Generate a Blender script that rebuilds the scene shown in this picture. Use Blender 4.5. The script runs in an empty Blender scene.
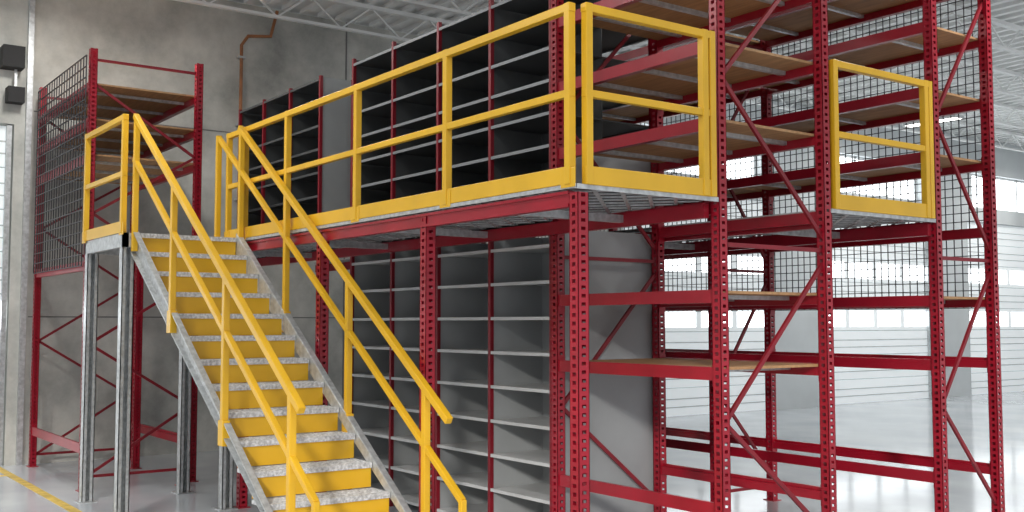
import bpy, math, random
from mathutils import Vector, Matrix
random.seed(4)
C = bpy.context.scene.collection

# ---------------------------------------------------------------- materials
def mat(name, col, rough=0.5, metal=0.0, var=0.12, scale=6.0, bump=0.0, col2=None, detail=6.0, emit=None, estr=0.0, stretch=None, nrough=0.5, lo=0.3, hi=0.7):
    m = bpy.data.materials.new(name); m.use_nodes = True
    nt = m.node_tree; b = nt.nodes['Principled BSDF']
    tc = nt.nodes.new('ShaderNodeTexCoord')
    mp = nt.nodes.new('ShaderNodeMapping')
    if stretch: mp.inputs['Scale'].default_value = stretch
    nz = nt.nodes.new('ShaderNodeTexNoise'); nz.inputs['Scale'].default_value = scale
    nz.inputs['Detail'].default_value = detail; nz.inputs['Roughness'].default_value = nrough
    cr = nt.nodes.new('ShaderNodeValToRGB')
    c2 = col2 if col2 else tuple(max(0, c*(1-var*2)) for c in col)
    cr.color_ramp.elements[0].position = lo; cr.color_ramp.elements[1].position = hi
    cr.color_ramp.elements[0].color = (*c2, 1); cr.color_ramp.elements[1].color = (*col, 1)
    nt.links.new(tc.outputs['Object'], mp.inputs['Vector'])
    nt.links.new(mp.outputs['Vector'], nz.inputs['Vector'])
    nt.links.new(nz.outputs['Fac'], cr.inputs['Fac'])
    nt.links.new(cr.outputs['Color'], b.inputs['Base Color'])
    b.inputs['Roughness'].default_value = rough; b.inputs['Metallic'].default_value = metal
    if bump > 0:
        bp = nt.nodes.new('ShaderNodeBump'); bp.inputs['Strength'].default_value = bump
        nt.links.new(nz.outputs['Fac'], bp.inputs['Height']); nt.links.new(bp.outputs['Normal'], b.inputs['Normal'])
    if emit:
        b.inputs['Emission Color'].default_value = (*emit, 1); b.inputs['Emission Strength'].default_value = estr
    return m

RED   = mat('red_paint', (0.37, 0.006, 0.022), 0.30, 0, 0.14, 3)
REDD  = mat('dark_red_paint', (0.25, 0.007, 0.018), 0.45, 0, 0.15, 3)
YEL   = mat('yellow_paint', (0.82, 0.47, 0.02), 0.36, 0, 0.07, 3)
GALV  = mat('galvanised_steel', (0.64, 0.66, 0.67), 0.38, 0.5, 0.18, 22, 0.03)
TREAD = mat('tread_steel', (0.82, 0.83, 0.84), 0.45, 0.1, 0.28, 45, 0.3)
GREY  = mat('grey_shelving_paint', (0.38, 0.395, 0.40), 0.5, 0.0, 0.08, 2)
GREYD = mat('dark_grey_pan', (0.035, 0.037, 0.04), 0.7, 0.0, 0.08, 2)
GREYL = mat('light_grey_paint', (0.60, 0.61, 0.61), 0.45, 0.0, 0.08, 4)
CHAR  = mat('charcoal_paint', (0.085, 0.09, 0.093), 0.5, 0, 0.15, 3)
WOOD  = mat('plywood', (0.50, 0.28, 0.13), 0.7, 0, 0.15, 5, 0.05, stretch=(0.6, 5, 5))
WHITE = mat('white_door_paint', (0.80, 0.82, 0.82), 0.5, 0, 0.04, 2)
WHITE_GLOW= mat('daylight_glow_door_panel', (0.74, 0.77, 0.78), 0.5, 0, 0.04, 2, emit=(0.90,0.96,0.98), estr=0.30)  # white door panels; faint emission stands in for daylight coming through them
CEILM = mat('white_ceiling_deck', (0.86, 0.87, 0.86), 0.7, 0, 0.06, 2)
CONC  = mat('concrete_wall_paint', (0.70, 0.69, 0.64), 0.85, 0, 0.2, 0.9, 0.25, col2=(0.29, 0.295, 0.275), detail=14, nrough=0.66, lo=0.30, hi=0.70)
WALLW = mat('light_wall_paint',(0.64,0.67,0.68),0.8,0,0.08,0.9,0.05,detail=8)
BRIGHT= mat('daylight_glazing', (0.9, 0.95, 1.0), 0.2, 0, 0.02, 2, emit=(0.94, 0.98, 1.0), estr=3.0)
BLACK = mat('black_plastic', (0.010, 0.010, 0.011), 0.7, 0, 0.1, 5)
JOINT = mat('wall_joint_sealant', (0.20, 0.20, 0.195), 0.8, 0, 0.1, 5)
RUST  = mat('orange_pipe_paint', (0.40, 0.16, 0.06), 0.5, 0, 0.2, 4)
WIRE  = mat('dark_wire', (0.06, 0.06, 0.065), 0.5, 0.3, 0.1, 9)
LAMP  = mat('lamp_diffuser', (1, 1, 1), 0.4, 0, 0.02, 2, emit=(1, 0.97, 0.92), estr=6)
LINE  = mat('yellow_floor_paint', (0.80, 0.56, 0.12), 0.55, 0, 0.2, 8)

# ---------------------------------------------------------------- mesh builder
class MB:
    def __init__(s): s.v=[]; s.f=[]; s.m=[]; s.mats=[]
    def mi(s, m):
        if m not in s.mats: s.mats.append(m)
        return s.mats.index(m)
    def hexa(s, pts, m):
        b=len(s.v); s.v += [tuple(p) for p in pts]; k=s.mi(m)
        for q in ((0,3,2,1),(4,5,6,7),(0,1,5,4),(1,2,6,5),(2,3,7,6),(3,0,4,7)):
            s.f.append(tuple(b+i for i in q)); s.m.append(k)
    def box(s, x0,x1,y0,y1,z0,z1,m):
        x0,x1=min(x0,x1),max(x0,x1); y0,y1=min(y0,y1),max(y0,y1); z0,z1=min(z0,z1),max(z0,z1)
        s.hexa([(x0,y0,z0),(x1,y0,z0),(x1,y1,z0),(x0,y1,z0),(x0,y0,z1),(x1,y0,z1),(x1,y1,z1),(x0,y1,z1)],m)
    def bar(s, p, q, w, h, m, up=(0,0,1)):
        p=Vector(p); q=Vector(q); d=(q-p).normalized(); u=Vector(up)
        if abs(d.dot(u))>0.98: u=Vector((1,0,0))
        side=d.cross(u).normalized(); u=side.cross(d).normalized()
        a=side*(w/2); b=u*(h/2)
        s.hexa([p-a-b,p+a-b,p+a+b,p-a+b,q-a-b,q+a-b,q+a+b,q-a+b],m)
    def tube(s, pts, r, m, n=8):
        k=s.mi(m); rings=[]
        P=[Vector(p) for p in pts]
        for i,p in enumerate(P):
            d=(P[min(i+1,len(P)-1)]-P[max(i-1,0)]).normalized()
            u=Vector((1,0,0))
            a=d.cross(u).normalized(); b=a.cross(d).normalized()
            rings.append(len(s.v))
            for j in range(n):
                t=2*math.pi*j/n; s.v.append(tuple(p+a*math.cos(t)*r+b*math.sin(t)*r))
        for i in range(len(P)-1):
            for j in range(n):
                s.f.append((rings[i]+j,rings[i]+(j+1)%n,rings[i+1]+(j+1)%n,rings[i+1]+j)); s.m.append(k)
        s.f.append(tuple(rings[0]+j for j in range(n))); s.m.append(k)
        s.f.append(tuple(rings[-1]+j for j in reversed(range(n)))); s.m.append(k)
    def obj(s, name, parent=None, bevel=0.0):
        me=bpy.data.meshes.new(name); me.from_pydata(s.v,[],s.f); me.update()
        for m in s.mats: me.materials.append(m)
        me.polygons.foreach_set('material_index', s.m)
        import bmesh
        bm=bmesh.new(); bm.from_mesh(me); bmesh.ops.recalc_face_normals(bm, faces=bm.faces); bm.to_mesh(me); bm.free()
        o=bpy.data.objects.new(name, me); C.objects.link(o)
        if parent: o.parent=parent
        if bevel>0:
            md=o.modifiers.new('bevel','BEVEL'); md.width=bevel; md.segments=2; md.limit_method='ANGLE'
        return o
def empty(name):
    e=bpy.data.objects.new(name,None); C.objects.link(e); return e

W=0.078
def upright(mb, x, y, z0, z1, m=RED, w=W, pitch=0.0508):
    """perforated rack column centred on x,y; punched faces look to -Y, +Y and +X"""
    t=0.004; h=w/2
    mb.box(x-h, x-h+t, y-h, y+h, z0, z1, m)            # -X web
    e=w*0.30
    for (fx) in (0,1,2):
        if fx<2:
            ya = y-h if fx==0 else y+h-t
            mb.box(x-h, x-h+e, ya, ya+t, z0, z1, m); mb.box(x+h-e, x+h, ya, ya+t, z0, z1, m)
        else:
            mb.box(x+h-t, x+h, y-h, y-h+e, z0, z1, m); mb.box(x+h-t, x+h, y+h-e, y+h, z0, z1, m)
    z=z0
    while z<z1-0.001:
        zt=min(z+pitch*0.52, z1)
        mb.box(x-h+e, x+h-e, y-h, y-h+t, z, zt, m)
        mb.box(x-h+e, x+h-e, y+h-t, y+h, z, zt, m)
        z2=min(z+pitch*0.25,z1); z3=min(z+pitch*0.82,z1)
        mb.box(x+h-t, x+h, y-h+e, y+h-e, z2, z3, m)
        z+=pitch
    mb.box(x-h-0.03, x+h+0.03, y-h-0.02, y+h+0.02, z0, z0+0.008, m)

DECK=2.66
# ================================================================ ROOM
XW=-14.9; ZC=6.55
def room():
    mb=MB(); fl=mat('polished_concrete_floor',(0.68,0.71,0.74),0.12,0,0.1,0.7,0.0,col2=(0.48,0.51,0.55),detail=9)
    mb.box(XW-0.3, 6, -10, 36, -0.1, 0, fl); mb.obj('floor')
    mb=MB(); mb.box(-14.898, -8.0, 2.66, 2.76, 0.0005, 0.003, LINE); mb.box(-14.0,-13.9,-6,2.66,0.0005,0.003,LINE); mb.obj('floor_marking_line')
    doors=[(-1.9,2.82),(13.4,17.6),(19.2,23.4),(25.0,29.2)]; DH=4.4
    segs=[]; y=-10
    for a,b in doors:
        segs.append((y,a,0)); segs.append((a,b,DH)); y=b
    segs.append((y,36,0))
    for (a,b,z0) in segs:
        mb=MB(); m=CONC if b<14 else WALLW
        if z0>0 and a>9:   # high-level windows above the door
            mb.box(XW-0.3,XW,a,b,z0,4.75,m); mb.box(XW-0.3,XW,a,b,5.65,ZC,m)
            mb.box(XW-0.3,XW,a,a+0.3,4.75,5.65,m); mb.box(XW-0.3,XW,b-0.3,b,4.75,5.65,m)
        else: mb.box(XW-0.3,XW,a,b,z0,ZC,m)
        mb.obj('wall_back')
    for i,(a,b) in enumerate(doors[1:]):
        mb=MB(); mb.box(XW-0.2,XW-0.19,a+0.3,b-0.3,4.75,5.65,BRIGHT)
        n=3
        for k in range(n+1):
            yy=a+0.3+(b-a-0.6)*k/n; yy=min(max(yy,a+0.33),b-0.33); mb.box(XW-0.19,XW-0.14,yy-0.03,yy+0.03,4.75,5.65,WHITE)
        for zz in (4.75,5.60): mb.box(XW-0.19,XW-0.14,a+0.3,b-0.3,zz,zz+0.05,WHITE)
        mb.obj('window_%d'%(i+1))
    mb=MB()
    for yy in (7.6, 12.2): mb.box(XW, XW+0.006, yy-0.012, yy+0.012, 0, ZC, JOINT)
    mb.obj('trim_1')
    mb=MB()
    for zz in (1.9,4.6): mb.box(XW,XW+0.004,3.05,12.9,zz-0.008,zz+0.008,JOINT)
    mb.obj('trim_3')
    mb=MB(); mb.box(XW+0.002,XW+0.06,2.95,3.02,0,ZC-0.02,GALV); mb.obj('trim_2')
    for i,(a,b) in enumerate(doors):
        p=empty('door_%d'%(i+1)); a0,b0=a+0.01,b-0.01
        mb=MB(); n=8; ph=(DH-0.01)/n; PW=WHITE_GLOW
        for k in range(n):
            z0=k*ph+0.01; z1=(k+1)*ph-0.01
            if k==3 or (k==5 and i>0):
                nw=4; ww=(b0-a0)/nw
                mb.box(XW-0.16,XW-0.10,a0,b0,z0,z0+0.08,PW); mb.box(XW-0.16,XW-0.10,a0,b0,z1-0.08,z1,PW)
                for j in range(nw+1):
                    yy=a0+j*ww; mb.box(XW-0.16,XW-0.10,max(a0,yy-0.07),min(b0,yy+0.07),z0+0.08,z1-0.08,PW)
                mb.box(XW-0.14,XW-0.13,a0,b0,z0+0.08,z1-0.08,BRIGHT)
            else:
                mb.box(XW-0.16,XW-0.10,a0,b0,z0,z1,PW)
                for r in (0.3,0.6): mb.box(XW-0.10,XW-0.092,a0+0.05,b0-0.05,z0+(z1-z0)*r,z0+(z1-z0)*r+0.02,GREYL)
        mb.box(XW-0.17,XW-0.165,a0,b0,0.005,DH-0.01,GREYL)
        for yy in (a0+0.04,b0-0.04): mb.box(XW-0.09,XW-0.03,yy-0.03,yy+0.03,0,DH-0.01,GALV)
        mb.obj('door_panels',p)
    mb=MB(); mb.box(XW,6,36,36.3,0,ZC,WALLW); mb.obj('wall_right')
    mb=MB(); mb.box(XW-0.3,6,-10,36.3,ZC+0.06,ZC+0.14,CEILM)
    y=-10
    while y<36: mb.box(XW,6,y,y+0.10,ZC,ZC+0.06,CEILM); y+=0.30
    mb.obj('ceiling')
    mb=MB()
    x=XW+1.0
    while x<4:
        mb.box(x-0.05,x+0.05,-10,36,ZC-0.06,ZC,CEILM); mb.box(x-0.035,x+0.035,-10,36,ZC-0.44,ZC-0.40,CEILM)
        y=-10; k=0
        while y<35.5:
            a,b=(ZC-0.42,ZC-0.03) if k%2==0 else (ZC-0.03,ZC-0.42)
            mb.bar((x,y,a),(x,y+0.5,b),0.022,0.022,CEILM); y+=0.5;k+=1
        x+=1.7
    mb.obj('ceiling_joists')
room()

for i,(lx,ly) in enumerate([(-3,2),(-9,1.5),(-12.5,3),(-4,9),(-12.6,20),(-6,17),(-12.6,26),(-3,-4),(-9,-5)]):
    p=empty('high_bay_light' if i==0 else 'high_bay_light.%03d'%i)
    mb=MB(); mb.box(lx-0.6,lx+0.6,ly-0.16,ly+0.16,ZC-0.56,ZC-0.50,GREYL); mb.box(lx-0.57,lx+0.57,ly-0.13,ly+0.13,ZC-0.568,ZC-0.56,LAMP)
    for dx in (-0.4,0.4): mb.bar((lx+dx,ly,ZC-0.5),(lx+dx,ly,ZC),0.012,0.012,GREYL)
    mb.obj('fixture',p)
    L=bpy.data.lights.new('fixture_light','AREA'); L.shape='RECTANGLE'; L.size=1.1; L.size_y=0.26; L.energy=95; L.color=(1,0.98,0.94)
    o=bpy.data.objects.new('fixture_light',L); o.location=(lx,ly,ZC-0.60); C.objects.link(o); o.parent=p

# ================================================================ MEZZANINE
X0=-4.96; PX=1.747
Y0=4.06; Y1=5.33; Y2=6.44; Y3=7.86; Y4=8.69
XE=-13.6
def mezz():
    p=empty('mezzanine_platform')
    mb=MB()
    xs=[X0-PX*i for i in range(6)]
    for x in xs: upright(mb,x,Y0+0.045,0,DECK-0.05,w=0.084)
    mb.obj('columns',p)
    mb=MB()
    BZ0,BZ1=DECK-0.135,DECK-0.036
    mb.box(XE,X0-0.045,Y0+0.01,Y0+0.05,BZ0,BZ1,RED)
    mb.box(XE,X0-0.045,Y0-0.004,Y0+0.01,BZ0,BZ0+0.02,RED); mb.box(XE,X0-0.045,Y0-0.004,Y0+0.01,BZ1-0.02,BZ1,RED)
    mb.box(XE,X0-0.045,Y1-0.10,Y1-0.05,BZ0,BZ1,RED)
    for i in range(5):
        mb.box(xs[i]-PX/2-0.025,xs[i]-PX/2+0.025,Y0+0.05,Y1-0.10,BZ0+0.03,BZ1-0.014,GALV)
        mb.box(xs[i]-PX/2-0.025,xs[i]-PX/2+0.025,Y2+0.10,Y3-0.10,BZ0+0.03,BZ1-0.014,GALV)
    mb.box(XE,X0,Y2+0.05,Y2+0.10,BZ0,BZ1,RED); mb.box(XE,X0,Y3-0.10,Y3-0.05,BZ0,BZ1,RED)
    mb.obj('beams',p)
    for (ya,yb,nm) in ((Y0,Y1-0.045,'deck_front'),(Y2+0.045,Y3-0.045,'deck_rear')):
        mb=MB()
        # dark pan, with the diagonal steel lattice visible below it
        mb.box(XE,X0+0.02,ya+0.002,yb,DECK-0.008,DECK-0.002,GREYD)
        L=yb-ya-0.004; s=0.235
        x=XE+0.02
        hz=DECK-0.014
        while x+L<X0+0.02:
            mb.bar((x,ya+0.002,hz),(x+L,yb-0.002,hz),0.026,0.010,GALV)
            mb.bar((x+L,ya+0.002,hz-0.001),(x,yb-0.002,hz-0.001),0.026,0.010,GALV)
            x+=s
        for e0,sg in ((XE+0.02,1),(X0+0.018,-1)):
            k=s*0.6
            while k<L:
                mb.bar((e0,ya+L-k,hz),(e0+sg*k,ya+L,hz),0.026,0.010,GALV)
                mb.bar((e0,ya+k,hz-0.001),(e0+sg*k,ya+0.002,hz-0.001),0.026,0.010,GALV)
                k+=s
        mb.box(X0+0.03,X0+0.04,ya-0.01,yb,DECK-0.030,DECK,GALV)
        mb.box(XE,X0+0.04,ya-0.014,ya-0.004,DECK-0.026,DECK,GALV)
        mb.obj(nm,p)
mezz()

T=0.052
def rail_x(mb,xa,xb,y,posts,top=1.09,mid=0.56,kick=True):
    mb.box(xa,xb,y-T/2,y+T/2,DECK+top-T/2,DECK+top+T/2,YEL)
    mb.box(xa,xb,y-T*0.4,y+T*0.4,DECK+mid-T*0.45,DECK+mid+T*0.45,YEL)
    if kick: mb.box(xa,xb,y-0.012,y-0.004,DECK+0.003,DECK+0.112,YEL)
    for px in posts:
        mb.box(px-T/2,px+T/2,y-T/2+0.001,y+T/2+0.001,DECK,DECK+top+T/2+0.004,YEL)
        mb.box(px-0.07,px+0.07,y-0.018,y-0.011,DECK-0.02,DECK+0.10,YEL)
def rail_y(mb,ya,yb,x,posts,top=1.09,mid=0.56,kick=True,sign=1):
    mb.box(x-T/2,x+T/2,ya,yb,DECK+top-T/2,DECK+top+T/2,YEL)
    mb.box(x-T*0.4,x+T*0.4,ya,yb,DECK+mid-T*0.45,DECK+mid+T*0.45,YEL)
    if kick: mb.box(x+0.012,x+0.020,ya,yb,DECK-0.002,DECK+0.112,YEL)
    for py in posts: mb.box(x-T/2+0.001,x+T/2+0.001,py-T/2,py+T/2,DECK,DECK+top+T/2+0.004,YEL)
mb=MB(); rail_x(mb,-10.6,X0,Y0+0.0,[X0-0.03,-6.38,-7.75,-9.12,-10.13,-10.57])
mb.obj('guardrail',bevel=0.005)
mb=MB(); rail_y(mb,Y0+0.06,Y1-0.10,X0+0.03,[Y0+0.09,Y1-0.17,Y1-0.10]); mb.obj('guardrail.001',bevel=0.005)
mb=MB(); rail_y(mb,Y2+0.08,Y3-0.08,X0+0.03,[Y2+0.10,Y3-0.16,Y3-0.10]); mb.obj('guardrail.002',bevel=0.005)

# ================================================================ STAIRS
def stairs():
    p=empty('metal_staircase')
    XT=-10.1; R=0.19; G=0.2815; n=14; ya=3.0; yb=3.97; sl=R/G
    mb=MB()
    for i in range(1,n+1):
        z=DECK-R*i; x=XT+G*(i-1)
        mb.box(x-0.012,x,ya+0.01,yb-0.01,z+0.002,z+R-0.040,YEL)
        if i<n:
            mb.box(x-0.012,x+G+0.012,ya+0.01,yb-0.01,z-0.035,z-0.006,TREAD)
            mb.box(x+G-0.02,x+G+0.018,ya+0.01,yb-0.01,z-0.042,z,TREAD)
            for k in range(5): mb.box(x+0.03+k*0.045,x+0.045+k*0.045,ya+0.01,yb-0.01,z-0.006,z,TREAD)
    mb.box(XT-0.02,XT+0.018,ya+0.01,yb-0.01,DECK-0.042,DECK,TREAD)
    mb.obj('treads',p)
    mb=MB()
    for y in (ya,yb):
        def slab(y0,y1,za,zb2):
            xend=XT+G*n
            f=lambda x,o: max(0.0,DECK+o-sl*(x-XT))
            mb.hexa([(XT-0.015,y0,f(XT-0.015,zb2)),(xend,y0,f(xend,zb2)),(xend,y1,f(xend,zb2)),(XT-0.015,y1,f(XT-0.015,zb2)),
                     (XT-0.015,y0,f(XT-0.015,za)),(xend,y0,f(xend,za)),(xend,y1,f(xend,za)),(XT-0.015,y1,f(XT-0.015,za))],GALV)
        slab(y-0.004,y+0.004,0.03,-0.20)
        o=-1 if y==ya else 1
        slab(min(y,y+o*0.05),max(y,y+o*0.05),0.036,0.024); slab(min(y,y+o*0.05),max(y,y+o*0.05),-0.194,-0.206)
    mb.obj('stringers',p)
    mb=MB()
    zt=lambda x,o: DECK+o-sl*(x-XT)
    for side,y in enumerate((ya-0.03,yb+0.028)):
        xB=XT+3.70 if side==0 else XT+3.86       # free end of the top rail
        xA=XT+3.92 if side==0 else XT+4.03       # lower rail turns down to the floor
        OA=0.68
        mb.bar((XT-0.03,y,zt(XT-0.03,1.09)),(xB,y,zt(xB,1.09)),T,T,YEL)
        xs=XT-0.03 if side==0 else XT-(1.09-OA)/sl
        mb.bar((xs,y,zt(xs,OA)),(xA,y,zt(xA,OA)),T*0.85,T*0.85,YEL)
        mb.box(xA-T*0.42,xA+T*0.42,y-T*0.42,y+T*0.42,0.0,zt(xA,OA)+0.012,YEL)
        if side==1: mb.box(xs-T/2,xs+T/2,y-T/2,y+T/2,DECK-0.1,zt(xs,OA)+0.02,YEL)
        for k,px in enumerate((XT+0.02,XT+1.12,XT+2.35,XT+3.55)):
            mb.box(px-T/2,px+T/2,y-T/2+0.001,y+T/2-0.001,max(0.0,zt(px,-0.16)),zt(px,1.09),YEL)
            if px>XT+0.1: mb.box(px-0.05,px+0.05,y-0.03,y+0.03,max(0.0,zt(px,-0.17)),zt(px,0.02),YEL)
    mb.obj('handrails',p,bevel=0.005)
    mb=MB(); lx0,lx1,ly0,ly1=-11.5,-10.121,2.88,4.0
    mb.box(lx0,lx1,ly0,ly0+0.05,DECK-0.13,DECK,GALV); mb.box(lx0,lx1,ly1-0.05,ly1,DECK-0.13,DECK,GALV)
    mb.box(lx0,lx0+0.05,ly0,ly1,DECK-0.13,DECK,GALV); mb.box(lx1-0.05,lx1,ly0,ly1,DECK-0.13,DECK,GALV)
    mb.box(lx0+0.05,lx1-0.05,ly0+0.05,ly1-0.05,DECK-0.03,DECK-0.004,TREAD)
    for (x,y) in ((lx1-0.09,ly0+0.06),(lx0+0.06,ly0+0.06),(lx0+0.06,ly1-0.06),(lx1-0.09,ly1-0.06)):
        h=0.055
        mb.box(x-h,x+h,y-h,y-h+0.008,0,DECK-0.13,GALV); mb.box(x-h,x+h,y+h-0.008,y+h,0,DECK-0.13,GALV); mb.box(x-h,x-h+0.008,y-h,y+h,0,DECK-0.13,GALV)
        mb.box(x+h-0.008,x+h,y-h,y-h+0.035,0,DECK-0.13,GALV); mb.box(x+h-0.008,x+h,y+h-0.035,y+h,0,DECK-0.13,GALV)
        mb.box(x-0.10,x+0.10,y-0.09,y+0.09,0,0.01,GALV)
    mb.obj('landing',p)
    mb=MB(); rail_x(mb,lx0,lx1,ly0,[lx0+0.03,lx1-0.03]); mb.obj('landing_guardrail',p,bevel=0.005)
stairs()

# ================================================================ RACKS
def rack(name, xs, ya, yb, top, levels, wood, braces, beam_h=0.10):
    p=empty(name)
    mb=MB()
    for x in xs:
        for y in (ya,yb): upright(mb,x,y,0,top,RED)
    mb.obj('uprights',p)
    mb=MB()
    for x in xs:
        for (s0,z0,s1,z1) in braces:
            mb.bar((x,(ya+0.03) if s0==0 else (yb-0.03),z0),(x,(ya+0.03) if s1==0 else (yb-0.03),z1),0.03,0.022,REDD,up=(1,0,0))
    mb.obj('braces',p)
    mb=MB()
    for i in range(len(xs)-1):
        a,b=xs[i+1]+W/2,xs[i]-W/2
        for z in levels:
            for y,s in ((ya,1),(yb,-1)):
                mb.box(a,b,y-0.028,y+0.028,z-beam_h,z-0.02,RED)
                yy=sorted((y-s*0.028,y)); mb.box(a,b,yy[0],yy[1],z-0.02,z+0.004,RED)
                for e in (a,b-0.006):
                    mb.box(e,e+0.006,y-0.036,y+0.036,z-beam_h-0.04,z+0.03,RED)
    mb.obj('beams',p)
    mb=MB()
    for i in range(len(xs)-1):
        a,b=xs[i+1]+0.05,xs[i]-0.05
        for z in wood: mb.box(a,b,ya+0.001,yb-0.001,z-0.019,z,WOOD)
        for z in wood:
            n=3
            for k in range(n):
                xx=a+(b-a)*(k+0.5)/n; mb.box(xx-0.02,xx+0.02,ya+0.03,yb-0.03,z-0.05,z-0.02,GALV)
    mb.obj('decking',p)
    return p
BR=[(1,0.30,0,1.15),(0,1.15,1,2.25),(1,2.45,0,3.5),(0,3.5,1,4.6),(0,0.15,1,0.15),(0,4.7,1,4.7),(0,2.35,1,2.35)]
LV=[0.62,1.52,2.04,2.64,3.22,3.76,4.30,4.80]
rack('pallet_rack',[X0,X0-PX],Y1,Y2,4.88,LV,[1.52,2.04,3.22,3.76,4.30,4.80],BR,beam_h=0.085)
rack('pallet_rack.001',[X0,X0-2.44,X0-4.88,X0-7.32],Y3,Y4,4.88,LV,[2.04,3.22,3.76,4.30,4.80],BR,beam_h=0.085)
zb=[]; z=0.15; s=0
while z<4.2:
    zb.append((s,z,1-s,z+0.72)); z+=0.72; s=1-s
zb+= [(0,4.75,1,4.75),(0,0.15,1,0.15)]
rack('pallet_rack.002',[-12.2,-14.64],3.10,4.30,4.87,[0.50,2.50,4.50,4.10,3.70],[4.50,4.10,3.70],zb,beam_h=0.10)
def mesh_panel(name,pa,pb,z0,z1,pitch,r=0.0025,parent=None):
    mb=MB(); pa=Vector(pa); pb=Vector(pb); L=(pb-pa).length; d=(pb-pa)/L
    n=int(L/pitch)
    for i in range(n+1):
        q=pa+d*(L*i/n); mb.bar((q.x,q.y,z0),(q.x,q.y,z1),2*r,2*r,WIRE)
    k=int((z1-z0)/pitch)
    for j in range(k+1):
        z=z0+(z1-z0)*j/k; mb.bar((pa.x,pa.y,z),(pb.x,pb.y,z),2*r,2*r,WIRE)
    return mb.obj(name,parent)
mesh_panel('wire_mesh_panel',(-14.6,3.04,0),(-12.25,3.04,0),2.45,4.80,0.12,0.006)
mesh_panel('wire_mesh_panel.001',(X0-7.3,Y4+0.06,0),(X0,Y4+0.06,0),1.95,4.85,0.075,0.0035)

# ================================================================ SHELVING
def shelving(name,xs,ya,yb,z0,z1,zs,cb,cs,clip,endz=None,mid=True,endm=None):
    p=empty(name); mb=MB()
    for x in xs:
        for y in (ya+0.018,yb-0.018): mb.box(x-0.018,x+0.018,y-0.018,y+0.018,z0,z1,REDD)
    mb.obj('posts',p)
    mb=MB()
    ym=(ya+yb)/2 if mid else yb-0.02
    for i in range(len(xs)-1):
        a,b=xs[i+1]+0.019,xs[i]-0.019
        for z in zs:
            mb.box(a,b,ya+0.004,yb-0.004,z-0.012,z,cs)
            mb.box(a,b,ya+0.002,ya+0.008,z-0.026,z+0.001,clip); mb.box(a,b,yb-0.008,yb-0.002,z-0.026,z+0.001,clip)
        mb.box(a,b,ym-0.003,ym+0.003,z0+0.04,z1-0.01,cb)
    mb.obj('shelves',p)
    mb=MB()
    for i,x in enumerate(xs):
        zt=z1-0.01 if (i>0 or endz is None) else endz
        mb.box(x-0.003,x+0.003,ya+0.036,yb-0.036,z0+0.02,zt,endm if (endm and i==0) else cb)
    mb.obj('side_panels',p)
XS=[X0-PX-0.07-0.87*i for i in range(5)]
zl=[0.10+0.295*i for i in range(9)]
ENDP=mat('end_panel_grey',(0.33,0.345,0.355),0.5,0,0.08,2)
shelving('shelving_unit',XS,Y1-0.02,Y2+0.02,0,2.60,[z for z in zl if z<2.55],GREY,GREYL,GREYL,endm=ENDP)
zu=[DECK+0.08+0.27*i for i in range(8)]
SHG=mat('shelf_edge_grey',(0.27,0.285,0.30),0.45,0,0.08,2)
shelving('shelving_unit.001',XS,Y1-0.02,Y2+0.02,DECK,DECK+2.03,zu,CHAR,CHAR,SHG,endm=ENDP,endz=3.35)
shelving('shelving_unit.002',[-11.07,-11.9,-12.7,-13.5],Y1-0.02,Y1+0.42,DECK,DECK+2.0,zu,CHAR,CHAR,CHAR,mid=False,endm=GREY)

# ================================================================ wall details
mb=MB(); mb.tube([(XW+0.08,5.85,3.2),(XW+0.08,5.85,5.9),(XW+0.08,5.95,6.05),(XW+0.08,6.3,6.1),(XW+0.08,6.4,6.5)],0.026,RUST)
for z in (3.6,4.7,5.7): mb.box(XW+0.005,XW+0.12,5.80,5.90,z,z+0.03,GALV)
mb.obj('sprinkler_pipe')
p=empty('wall_speaker'); mb=MB()
mb.box(XW+0.005,XW+0.25,2.62,2.88,5.10,5.38,BLACK); mb.box(XW+0.005,XW+0.2,2.70,2.90,4.66,4.86,BLACK); mb.bar((XW+0.1,2.8,4.85),(XW+0.1,2.8,5.12),0.03,0.03,GALV)
mb.obj('housing',p)

# ================================================================ light & camera
w=bpy.data.worlds.new('World'); bpy.context.scene.world=w; w.use_nodes=True
bg=w.node_tree.nodes['Background']; bg.inputs['Color'].default_value=(0.93,0.96,1.0,1); bg.inputs['Strength'].default_value=0.9
S=bpy.data.lights.new('sun','SUN'); S.energy=1.9; S.angle=0.08; S.color=(1,0.96,0.90)
so=bpy.data.objects.new('sun',S); C.objects.link(so)
d=Vector((-0.75,0.62,-0.30)); so.rotation_euler=d.to_track_quat('-Z','Y').to_euler(); so.location=(8,-12,8)
vs=bpy.context.scene.view_settings
vs.view_transform='Standard'

cam=bpy.data.cameras.new('camera'); co=bpy.data.objects.new('camera',cam); C.objects.link(co)
cam.sensor_width=36; cam.lens=1064/1024*36; cam.clip_end=200
co.location=(0,0,1.82); co.rotation_euler=(math.radians(93.6),0,math.radians(54))
bpy.context.scene.camera=co
